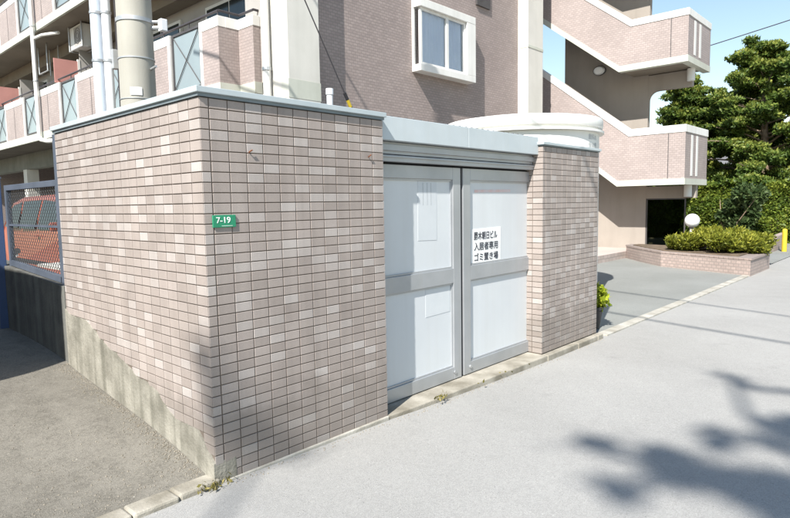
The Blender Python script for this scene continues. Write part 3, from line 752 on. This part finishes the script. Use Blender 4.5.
b1 = at_pole(-.185, 2.6); box('clamp_box', (b1[0]-.025, b1[1]-.025, 2.50), (b1[0]+.025, b1[1]+.025, 2.66), 'steel', pole, .006)
MB().tube([at_pole(-.160, 0), at_pole(-.160, 5)], .006, 8).build('earth_wire', 'rail_dark', pole)
# two vertical conduits left of the pole
for (px_off, r, mt, lab) in ((-.236, .0365, 'pvc_white', 'white vertical conduit pipe next to the utility pole'), (-.323, .043, 'pvc_blue', 'bluish white vertical conduit pipe, outer one of the pair left of the pole')):
    t = empty('conduit_pipe', lab, 'pipe', group='conduits beside the utility pole'); q = at_pole(px_off, 0)
    tube('pipe', [(q[0], q[1], 0), (q[0], q[1], 7)], r, mt, t, 20)
    for z in (2.56, 2.95): tube('clamp', [(q[0], q[1], z), (q[0], q[1], z+.02)], r+.006, 'steel', t, 20)
# guy wire with guard
gw = empty('guy_wire', 'dark guy wire with yellow and black guard running down behind the enclosure', 'wire')
A, Bp = Vector((2.20, 2.15, 1.2)), Vector((PX+.05, PY-.05, 7.2))
ga = Vector((2.62, 1.75, 2.31)); gb = Vector((2.095, 1.75, 3.18)); gd = (gb-ga)
tube('strand', [ga-gd*1.2, gb+gd*4], .006, 'rail_dark', gw, 6)
for k in range(5):
    tube('guard_band', [ga+gd*(-.25+.075*k), ga+gd*(-.25+.075*(k+1)-.002)], .017, 'yellow' if k % 2 else 'black_plastic', gw, 10)
# short vent pipe behind the wall
vp = empty('vent_pipe', 'short white vent pipe with cap poking up behind the enclosure wall', 'pipe')
tube('pipe', [(1.26, .5, .1), (1.26, .5, 2.085)], .021, 'pvc_white', vp, 16)
tube('cap', [(1.26, .5, 2.075), (1.26, .5, 2.115)], .026, 'pvc_white', vp, 16)

# ================================================================== WATER TANK
tk = empty('water_tank', 'round white tank with domed lid behind the sliding doors', 'tank')
TC = (6.42, 2.07)
RT = 1.14
MB().lathe([(RT-.05, 0), (RT-.05, 2.22)], (TC[0], TC[1], .12), 72).build('shell', 'tank', tk, smooth=True)
MB().lathe([(RT-.01, 2.22), (RT, 2.24), (RT, 2.33), (RT-.01, 2.352), (RT-.25, 2.39), (RT-.7, 2.41), (.05, 2.415)], (TC[0], TC[1], .12), 72).build('lid', 'tank', tk, smooth=True)
MB().lathe([(RT+.015, 2.15), (RT+.015, 2.18)], (TC[0], TC[1], .12), 72).build('rim', 'tank', tk, smooth=True)
MB().lathe([(RT-.02, 0), (RT-.02, .2)], (TC[0], TC[1], -.09), 48).build('plinth', 'concrete', tk, smooth=True)
def on_tank(body, ang, z, h, w):
    cu = bpy.data.curves.new('t', 'FONT'); cu.body = body; cu.size = 1; cu.align_x = 'CENTER'; cu.align_y = 'CENTER'
    t = bpy.data.objects.new('t', cu); col.objects.link(t); dg = bpy.context.evaluated_depsgraph_get(); me = bpy.data.meshes.new_from_object(t.evaluated_get(dg)); bpy.data.objects.remove(t); bpy.data.curves.remove(cu)
    co = np.empty(len(me.vertices)*3); me.vertices.foreach_get('co', co); co = co.reshape(-1, 3)
    u = (co[:, 0]-(co[:, 0].min()+co[:, 0].max())/2)/np.ptp(co[:, 0])*w; v = (co[:, 1]-(co[:, 1].min()+co[:, 1].max())/2)/np.ptp(co[:, 1])*h
    a = ang + u/RT
    P = np.stack([TC[0]+(RT-.047)*np.cos(a), TC[1]+(RT-.047)*np.sin(a), z+v], 1); me.vertices.foreach_set('co', P.ravel()); me.update()
    me.name = 'lettering'; me.materials.clear(); me.materials.append(MT['ink_grey']); o = bpy.data.objects.new('lettering', me); col.objects.link(o); o.parent = tk
aT = math.atan2(-1, .02)
on_tank('飲料水', aT+.0, 2.20, .08, .26); on_tank('受水槽', aT+.0, 2.09, .08, .26)

# ================================================================== FENCE, FOOTING WALL, GATE POST (left)
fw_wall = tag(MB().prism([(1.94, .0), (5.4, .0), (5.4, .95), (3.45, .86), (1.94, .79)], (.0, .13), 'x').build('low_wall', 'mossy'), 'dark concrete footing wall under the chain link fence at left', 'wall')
fn = empty('chain_link_fence', 'blue grey framed chain link fence panel on the low concrete wall', 'fence')
def fz(y, t): return (.805+.047*(y-2.08)) if t == 0 else 1.53
X = .055
MB().box((X-.028, 2.005, .60), (X+.028, 2.065, 1.86)).build('post', 'fence_blue', fn, .003)
MB().box((X-.02, 2.068, 1.50), (X+.02, 3.30, 1.545)).build('top_rail', 'fence_blue', fn, .003)
MB().prism([(2.068, .80), (3.30, .86), (3.30, .905), (2.068, .845)], (X-.02, X+.02), 'x').build('bottom_rail', 'fence_blue', fn)
MB().box((X-.02, 3.301, .80), (X+.02, 3.345, 1.545)).build('stile', 'fence_blue', fn, .003)
MB().box((X-.02, 2.0655, .80), (X+.02, 2.1, 1.499)).build('stile', 'fence_blue', fn)
MB().box((X-.012, 2.1, 1.20), (X+.012, 3.30, 1.216)).build('mid_rail', 'fence_blue', fn)
wm = MB(); y0, y1 = 2.10, 3.30; za, zb2 = .86, 1.50; step = .050
k = y0-(zb2-za)
while k < y1:
    for sgn in (1, -1):
        pts = []
        if sgn > 0: p, q = (k, za), (k+(zb2-za), zb2)
        else: p, q = (k, zb2), (k+(zb2-za), za)
        ta = max(0, (y0-p[0])/(q[0]-p[0])); tb = min(1, (y1-p[0])/(q[0]-p[0]))
        if tb > ta:
            wm.tube([(X+.003*sgn, p[0]+(q[0]-p[0])*ta, p[1]+(q[1]-p[1])*ta), (X+.003*sgn, p[0]+(q[0]-p[0])*tb, p[1]+(q[1]-p[1])*tb)], .0022, 4, cap=False)
    k += step
stuff(wm.build('wire_mesh', 'wire', fn))
gp = empty('gate_post', 'blue steel gate post standing at the far left edge', 'post')
MB().box((-.06, 3.36, .25), (.02, 3.44, 1.60)).build('shaft', 'gate_blue', gp, .004)
MB().box((-.065, 3.355, 1.602), (.025, 3.445, 1.62)).build('cap', 'fence_blue', gp)
tag(MB().box((.15, 2.3, .86), (.55, 3.0, .88)).build('board', 'offwhite'), 'pale flat board lying behind the fence', 'board')

# ================================================================== PARKED CAR behind the fence
def car():
    c = empty('parked_car', 'orange red car parked in the yard behind the chain link fence', 'car')
    gx, gzc = 1.60, .07
    L0 = 5.5
    # side profile, (y along car, z)
    prof = [(0, .30), (0, .62), (.12, .78), (1.05, .92), (1.75, 1.42), (2.2, 1.50), (3.6, 1.49), (4.1, 1.40), (4.32, .98), (4.4, .80), (4.4, .32), (3.95, .24), (.45, .24)]
    body = MB(); n = len(prof)
    secs = [(0.0, .06, .10), (.07, 0, .04), (.16, 0, 0), (1.54, 0, 0), (1.63, 0, .04), (1.70, .06, .10)]
    vs = []
    for (x, inz, inm) in secs:
        for (y, z) in prof:
            s_ = max(0, (z-.9)/.6)          # tumblehome
            xx = x + (s_*.17 if x < .8 else -s_*.17)
            yy = y + (.04 if y < 2 else -.04)*(inm*8)
            vs.append((gx+xx, L0+yy, gzc+z-(inz*.25 if z > 1.2 else 0)))
    fs = []
    for i in range(len(secs)-1):
        for j in range(n): fs.append((i*n+j, i*n+(j+1) % n, (i+1)*n+(j+1) % n, (i+1)*n+j))
    fs += [tuple(range(n)), tuple((len(secs)-1)*n+j for j in range(n-1, -1, -1))]
    body.add(vs, fs); body.build('body', 'car_red', c, .02)
    def sidewin(poly):
        for sgn, xo in ((1, 0), (-1, 1.70)):
            vv = []
            for off in (-.008, .006):
                for (y, z) in poly:
                    s_ = max(0, (z-.9)/.6); vv.append((gx+xo+sgn*(s_*.17+off), L0+y, gzc+z))
            m_ = len(poly)
            MB().add(vv, [tuple(range(m_)), tuple(range(2*m_-1, m_-1, -1))]+[(i, i+m_, (i+1) % m_+m_, (i+1) % m_) for i in range(m_)]).build('side_window', 'car_glass', c)
    sidewin([(1.22, .96), (1.80, 1.38), (2.42, 1.42), (2.42, .96)])
    sidewin([(2.54, .96), (2.54, 1.42), (3.42, 1.41), (3.32, .96)])
    sidewin([(3.42, .97), (3.52, 1.40), (3.95, 1.34), (4.15, .98)])
    ws = MB(); ws.add([(gx+.25, L0+1.12, gzc+.965), (gx+1.45, L0+1.12, gzc+.965), (gx+1.38, L0+1.72, gzc+1.415), (gx+.32, L0+1.72, gzc+1.415)], [(0, 1, 2, 3)])
    ws.build('windscreen', 'car_glass', c)
    for y in (.85, 3.55):
        for xo in (.02, 1.50):
            w = bpy.data.objects.new('wheel', MB().tube([(gx+xo, L0+y, gzc+.31), (gx+xo+.19, L0+y, gzc+.31)], .31, 28).mesh('wheel')); col.objects.link(w); w.parent = c; w.data.materials.append(MT['rubber'])
            r_ = MB().tube([(gx+xo-.004, L0+y, gzc+.31), (gx+xo+.194, L0+y, gzc+.31)], .20, 24).build('rim', 'steel', w)
    for xo in (.08, 1.30): box('headlight', (gx+xo, L0-.012, gzc+.60), (gx+xo+.32, L0+.02, gzc+.74), 'lamp', c, .01)
    box('door_handle', (gx-.02, L0+2.30, gzc+.84), (gx-.001, L0+2.46, gzc+.87), 'car_red', c, .005)
    box('side_trim', (gx-.012, L0+.5, gzc+.40), (gx-.001, L0+3.9, gzc+.46), 'black_plastic', c)
    box('mirror', (gx-.14, L0+1.30, gzc+.95), (gx-.0, L0+1.40, gzc+1.08), 'car_red', c, .02)
    return c
car()

# ================================================================== RIGHT SIDE: planter, plants, hedge, trees
pl = empty('brick_planter', 'low pinkish tiled planter at the corner of the parking lot', 'planter')
ring = [(10.79, -.07), (11.52, 1.74), (12.25, 2.43), (12.98, 3.05), (13.4, 3.05), (13.0, 1.3), (12.42, -.07)]
MB().prism(ring, (-.2, .21), 'z').build('wall', 'planter_tile', pl)
inner = []
cx_, cy_ = sum(p[0] for p in ring)/7, sum(p[1] for p in ring)/7
MB().prism([(cx_+(x-cx_)*1.012, cy_+(y-cy_)*1.012) for x, y in ring], (.211, .245), 'z').build('coping', 'planter_tile', pl)
MB().prism([(cx_+(x-cx_)*.86, cy_+(y-cy_)*.86) for x, y in ring], (.2, .262), 'z').build('soil_bed', 'soil', pl)
struct(MB().prism([(9.6, 3.05), (9.6, 5.0), (14, 5.0), (14, 1.8), (13.45, 1.8), (13.45, 3.06)], (-.2, .09), 'z').build('entrance_terrace', 'terrace'))
struct(MB().prism([(13.6, 1.0), (13.6, 1.79), (14.4, 3.2), (19.9, 6.4), (19.9, .9), (16.2, .95)], (-.2, .02), 'z').build('planting_bed', 'soil'))

def blob_points(centers, n, flat=.6, shell=.55):
    """points spread through lumpy ellipsoids (centre, radius)"""
    C_ = np.array([c[:3] for c in centers]); Rr = np.array([c[3] for c in centers]); w = Rr**2; w = w/w.sum()
    idx = rng.choice(len(centers), n, p=w)
    d = rng.normal(size=(n, 3)); d /= np.linalg.norm(d, axis=1)[:, None]
    rad = Rr[idx]*(shell+(1-shell)*rng.random(n)**.6)*(0.85+.3*rng.random(n))
    P = C_[idx]+d*rad[:, None]*np.array([1, 1, flat])
    return P, d, idx

# golden juniper in the planter
jn = empty('juniper_shrub', 'low spreading golden green shrub growing in the tiled planter', 'shrub')
cs = []
for k in range(46):
    t = random.random(); x = 11.25+random.random()*1.5; y = .0+random.random()*1.75
    if x < 10.95+.42*y: x += .7
    cs.append((x+.1, y*.92+.05, .27+.15*random.random()+.18*math.exp(-((y-.85)**2)/.5), .13+.12*random.random()))
P, d, idx = blob_points(cs, 26000, .75, .4)
upv = d*.8+np.array([-.25, -.25, .55])
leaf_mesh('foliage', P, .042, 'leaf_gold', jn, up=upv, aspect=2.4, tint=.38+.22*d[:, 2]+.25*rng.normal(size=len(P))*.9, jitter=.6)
tw = MB()
for c in cs[::3]: tw.tube([(cx_+.2, cy_, .2), ((cx_+c[0])/2, (cy_+c[1])/2, .36), c[:3]], .018, 5, r_end=.006)
tw.build('branches', 'bark', jn)

# small bright potted plant past the pillar
pt = empty('potted_plant', 'small bright yellow green plant in a dark pot beside the tiled pillar', 'plant')
pc = (4.78, .22)
MB().lathe([(.085, -.078), (.12, .14), (.13, .14), (.13, .17), (.11, .17), (.105, .13), (.02, .13)], (pc[0], pc[1], 0), 24).build('pot', 'black_plastic', pt, smooth=True)
P, d, _ = blob_points([(pc[0], pc[1], .31, .15), (pc[0]+.03, pc[1]-.06, .25, .12), (pc[0]-.05, pc[1]+.02, .37, .10), (pc[0]+.05, pc[1]+.03, .24, .11)], 900, .9, .3)
leaf_mesh('foliage', P, .055, 'leaf_bright', pt, up=d+np.array([0, 0, .4]), aspect=1.5)
tube('stem', [(pc[0], pc[1], .12), (pc[0], pc[1], .34)], .012, 'bark', pt, 6)

# clipped hedge
hg = empty('hedge', 'clipped green hedge running behind the planter', 'hedge')
def hedge_pts(n):
    X0, X1, Y0, Y1, Z0, Z1 = 20.0, 21.1, -3.5, 6.5, -.1, 1.80
    P = []; D = []
    u = rng.random(n); y = Y0+(Y1-Y0)*rng.random(n)
    bumpy = .09*np.sin(y*3.1)+.07*np.sin(y*7.7+1)
    kf = rng.random(n)
    z = Z0+(Z1-Z0)*rng.random(n); x = X0+bumpy*.6+.10*np.sin(z*5+y*2)+np.abs(rng.normal(size=n))*.10
    top = kf > .72
    x = np.where(top, X0+(X1-X0)*rng.random(n), x); z = np.where(top, Z1+bumpy*.5+rng.normal(size=n)*.04, z)
    d = np.where(top[:, None], np.array([[0, 0, 1.]]), np.array([[-1., 0, .35]]))
    return np.stack([x, y, z], 1), d
P, d = hedge_pts(60000)
cl = .5+.22*np.sin(P[:, 1]*4.3+np.sin(P[:, 2]*6))*np.sin(P[:, 2]*5.1+P[:, 1]*1.7)
leaf_mesh('foliage', P, .075, 'leaf_hedge', hg, up=d, aspect=1.6, tint=cl+.06+.28*rng.normal(size=len(P))*.8, jitter=1.0)
MB().box((20.25, -3.4, -.1), (21.0, 6.4, 1.7)).build('inner_twigs', 'bark', hg)
# dark bush in front of the hedge
bs = empty('dark_bush', 'loose dark green bush in front of the clipped hedge', 'bush')
cs = [(18.6+random.uniform(-.5, .5), 1.9+random.uniform(-.42, .42), .35+random.random()*1.15, .18+.16*random.random()) for _ in range(18)]
P, d, _ = blob_points(cs, 11000, .9, .3)
leaf_mesh('foliage', P, .085, 'leaf_shrub', bs, up=d+np.array([-.2, -.1, .2]), aspect=2.0)
tb = MB()
for k in range(7): tb.tube([(18.6, 2.0, 0), (18.6+random.uniform(-.3, .3), 2+random.uniform(-.4, .4), .6), (18.6+random.uniform(-.5, .5), 2+random.uniform(-.7, .7), 1.3)], .03, 5, r_end=.008)
tb.build('branches', 'bark', bs)

# layered garden pines beyond the hedge
def pine(base, h, spread, seed, label, nclump, crown_lo=.22, leaf=.07, per=1600, lean=(0, 0)):
    rs = random.Random(seed)
    t = empty('pine_tree', label, 'tree', group='trees beyond the hedge')
    bxx, byy = base
    def trunk_at(u): return Vector((bxx+lean[0]*u+.18*math.sin(u*5+seed), byy+lean[1]*u+.15*math.cos(u*4+seed), h*u-.1))
    tr = MB(); tr.tube([trunk_at(i/9) for i in range(10)], [.20*(1-.8*i/9)*h/6.5 for i in range(10)], 10)
    cl = []; 
    for k in range(nclump):
        u = crown_lo+(1-crown_lo)*((k+.5)/nclump)**.85
        a = k*2.399+rs.uniform(-.5, .5)
        reach = spread*(1.06-u)**.55*rs.uniform(.45, 1.0) if u < .95 else .2
        p0 = trunk_at(max(u-.06, .1)); p1 = trunk_at(u)+Vector((math.cos(a)*reach, math.sin(a)*reach, rs.uniform(-.1, .25)))
        mid = (p0+p1)/2+Vector((0, 0, rs.uniform(.0, .2)))
        tr.tube([p0, mid, p1], .055*(1.1-u*.7), 5, r_end=.012)
        m_ = rs.randint(3, 5)
        for q in range(m_):
            f_ = rs.uniform(.45, 1.12); c = p0+(p1-p0)*f_+Vector((rs.uniform(-.3, .3), rs.uniform(-.3, .3), rs.uniform(.0, .18)))
            cl.append((c.x, c.y, c.z, rs.uniform(.24, .52)*(1.15-.45*u)))
    tr.build('trunk', 'bark', t, smooth=True)
    P, d, idx = blob_points(cl, nclump*per, .45, .2)
    sh = np.array([rs.uniform(-.18, .18) for _ in cl])[idx]
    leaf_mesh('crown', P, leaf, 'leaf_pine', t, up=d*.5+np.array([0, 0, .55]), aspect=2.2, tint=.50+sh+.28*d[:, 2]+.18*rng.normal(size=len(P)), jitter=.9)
    return t
pine((22.6, 2.0), 6.5, 3.6, 3, 'tall layered pine with pale trunk at right beyond the hedge', 70)
pine((23.2, 4.9), 5.9, 1.9, 11, 'dark layered tree showing right of the staircase landings', 58, .10)
pine((24.2, -.2), 7.0, 3.4, 21, 'layered pine cut by the right edge of the picture', 66)
pine((26.0, 3.6), 6.0, 3.0, 31, 'lower tree filling the gap behind the tall pine', 46, .15)

# far house behind the trees
hs = empty('far_house', 'pale house with grey roof glimpsed through the pines', 'house')
MB().box((34, -2, -.1), (42, 8.0, 3.0)).build('wall', 'house_wall', hs)
MB().prism([(-2.5, 2.95), (8.5, 2.95), (3, 4.9)], (33.5, 42.5), 'x').build('roof', 'house_roof', hs)
for y in (.2, 3.5): 
    w_ = box('window', (33.94, y, 1.0), (33.998, y+1.5, 2.1), 'white', hs); box('pane', (33.92, y+.08, 1.08), (33.938, y+1.42, 2.02), 'car_glass', w_)
# low retaining wall and yellow marker post at the far end
tag(MB().prism([(15.9, -.2), (18.4, -.2), (18.4, .34), (17.2, .30), (15.9, -.02)], (.62, .78), 'y').build('low_retaining_wall', 'planter_tile', None), 'low sloping tan wall between planter and yellow post', 'wall')
yp = empty('marker_post', 'yellow marker post beside the road at the right edge', 'post')
MB().tube([(16.85, .42, -.1), (16.85, .42, .47)], .06, 16).build('shaft', 'yellow', yp, smooth=True)
MB().lathe([(.06, .0), (.055, .03), (.02, .05)], (16.85, .42, .47), 16).build('cap', 'yellow', yp, smooth=True)
# globe garden lamp
gl_ = empty('garden_lamp', 'white globe lamp on a short post behind the golden shrub', 'lamp')
lamp_ball('globe', (13.3, 1.66, .835), .16, None, gl_)
MB().tube([(13.3, 1.66, .05), (13.3, 1.66, .69)], .05, 12).build('post', 'offwhite', gl_, smooth=True)
MB().lathe([(.07, 0), (.08, .03)], (13.3, 1.66, .66), 16).build('collar', 'frame_dark', gl_, smooth=True)

# overhead cable at top right and two service cables whose shadows cross the lot
def cable(pts, r, label):
    a, b2 = Vector(pts[0]), Vector(pts[1]); sag = pts[2]
    q = [a.lerp(b2, i/24)-Vector((0, 0, sag*4*(i/24)*(1-i/24))) for i in range(25)]
    return tag(MB().tube(q, r, 6).build('overhead_cable', 'rail_dark'), label, 'cable')
cable(((30, 12.0, 7.70), (30, -3.44, 10.10), .11), .022, 'dark overhead cable crossing the sky above the pines')

cable(((2.05, 6, 8.1), (-3.07, -12, 8.1), .3), .02, 'overhead service cable above the road, nearer the parking lot')
cable(((.2, 6, 8.1), (-4.3, -12, 8.1), .3), .024, 'overhead service cable above the road, nearer the camera')
# weeds in the kerb joints
wd = []
for (x, y, n, s_) in ((-.02, -.04, 45, .05), (1.72, -.06, 22, .045), (2.5, -.075, 8, .2)):
    for k in range(n): wd.append((x+random.gauss(0, s_), y+random.gauss(0, .018), -.035+abs(random.gauss(0, .018))))
w_ = leaf_mesh('weeds', np.array(wd), .016, 'weed', None, up=np.tile(np.array([0, 0, .8]), (len(wd), 1)), aspect=2.2, jitter=.7)
stuff(w_); w_['label'] = 'dry weeds in the joint between kerb and road'

gr = MB()
for k in range(1500):
    if k < 800:
        y = random.uniform(.08, 1.95); x = -.012-abs(random.gauss(0, .05)); z = drive_z(x, y)
    elif k < 1150:
        x = random.uniform(0.0, 4.4); y = -.02-.014*x*(x < 3.2)-.05*(x >= 3.2)-abs(random.gauss(0, .03)); z = road_z(x)
    else:
        x = random.uniform(-.75, -.02); y = .11+abs(random.gauss(0, .35)); z = drive_z(x, y)
    r_ = random.uniform(.0018, .0055)
    vs = [(x+r_*random.uniform(.7, 1.3), y, z), (x-r_, y+r_*.8, z), (x-r_, y-r_*.9, z), (x-r_*.2, y, z+r_*1.2)]
    gr.add(vs, [(0, 1, 3), (1, 2, 3), (2, 0, 3)])
g_ = stuff(gr.build('grit', 'grit', None)); g_['label'] = 'loose grit against the footing and kerb'

# ================================================================== OUT OF FRAME: what throws the shade
# unseen block wall, added to shade the driveway and the low wall
bw = empty('shade_block_wall', 'unseen grey concrete block wall added outside the left edge to shade the driveway', 'wall')
MB().box((-1.75, 1.46, 0), (-1.63, 9, 2.42)).build('wall', 'block', bw); MB().box((-1.78, 1.45, 2.421), (-1.60, 9, 2.48)).build('coping', 'concrete', bw)
# street tree left of the photographer: its branches shade the road
st = empty('street_tree', 'street tree left of the camera whose branches shade the road', 'tree')
def caster(gx, gy, h): return Vector((gx, gy, road_z(gx))) - LD*(h/-LD.z)*1.0
trunk0 = Vector((-17.5, -9.5, -.1)); fork = Vector((-16.0, -8.4, 9.0))
tr = MB(); tr.tube([trunk0, (trunk0+fork)/2+Vector((.15, -.1, 0)), fork], [.34, .28, .20], 12)
limbs = [  # ground points each limb shades, its height, knots of foliage along it
    ([(1.70, -1.19), (1.664, -1.28), (1.678, -1.42), (1.713, -1.54), (1.714, -1.63), (1.61, -1.79), (1.59, -1.92), (1.66, -2.02), (1.63, -2.15), (1.6, -2.6)], 13.0, [(4, .17), (7, .20), (8, .20), (0, .07), (3, .07)]),
    ([(1.334, -1.496), (1.534, -1.564), (1.714, -1.634), (1.66, -2.02)], 13.2, [(0, .08)]),
    ([(3.717, -1.428), (3.514, -1.59), (3.621, -1.832), (3.5, -2.4)], 13.3, [(0, .05)]),
    ([(3.717, -1.428), (2.906, -1.701), (2.76, -1.782), (2.84, -1.904), (2.81, -1.97), (2.75, -2.5)], 13.1, [(3, .11), (4, .14)]),
    ([(2.255, -1.749), (2.515, -1.801), (2.368, -2.033), (2.3, -2.6)], 13.2, [(0, .10), (2, .10)]),
    ([(.50, .02), (.42, .14), (.58, .20), (.7, .4)], 13.4, [(0, .05), (1, .07), (2, .06)])]
cl = []
for pts, h, knots in limbs:
    cs_ = [caster(x, y, h+.05*i) for i, (x, y) in enumerate(pts)]
    e = cs_[-1]
    tr.tube([fork, (fork+e)/2+Vector((0, 0, .6)), e], [.12, .08, .05] if h != 13.4 else [.05, .03, .02], 7)
    tr.tube(cs_, [(.030+.030*i/(len(cs_)-1))*(1 if h != 13.4 else .5) for i in range(len(cs_))], 6)
    for i, r_ in knots:
        c = cs_[i]
        for q in range(3): cl.append((c.x+random.uniform(-.10, .10), c.y+random.uniform(-.10, .10), c.z+random.uniform(-.15, .15), r_*random.uniform(.7, 1.1)))
        for q in range(4):
            v_ = Vector((random.uniform(-1, 1), random.uniform(-1, 1), random.uniform(-.3, .6))).normalized()*(.3+r_)
            tr.tube([c, c+v_], .012, 5, r_end=.004)
tr.build('trunk', 'bark', st, smooth=True)
P, d, _ = blob_points(cl, 2300, .7, .2)
leaf_mesh('crown', P, .07, 'leaf_pine', st, up=d, aspect=2.0)
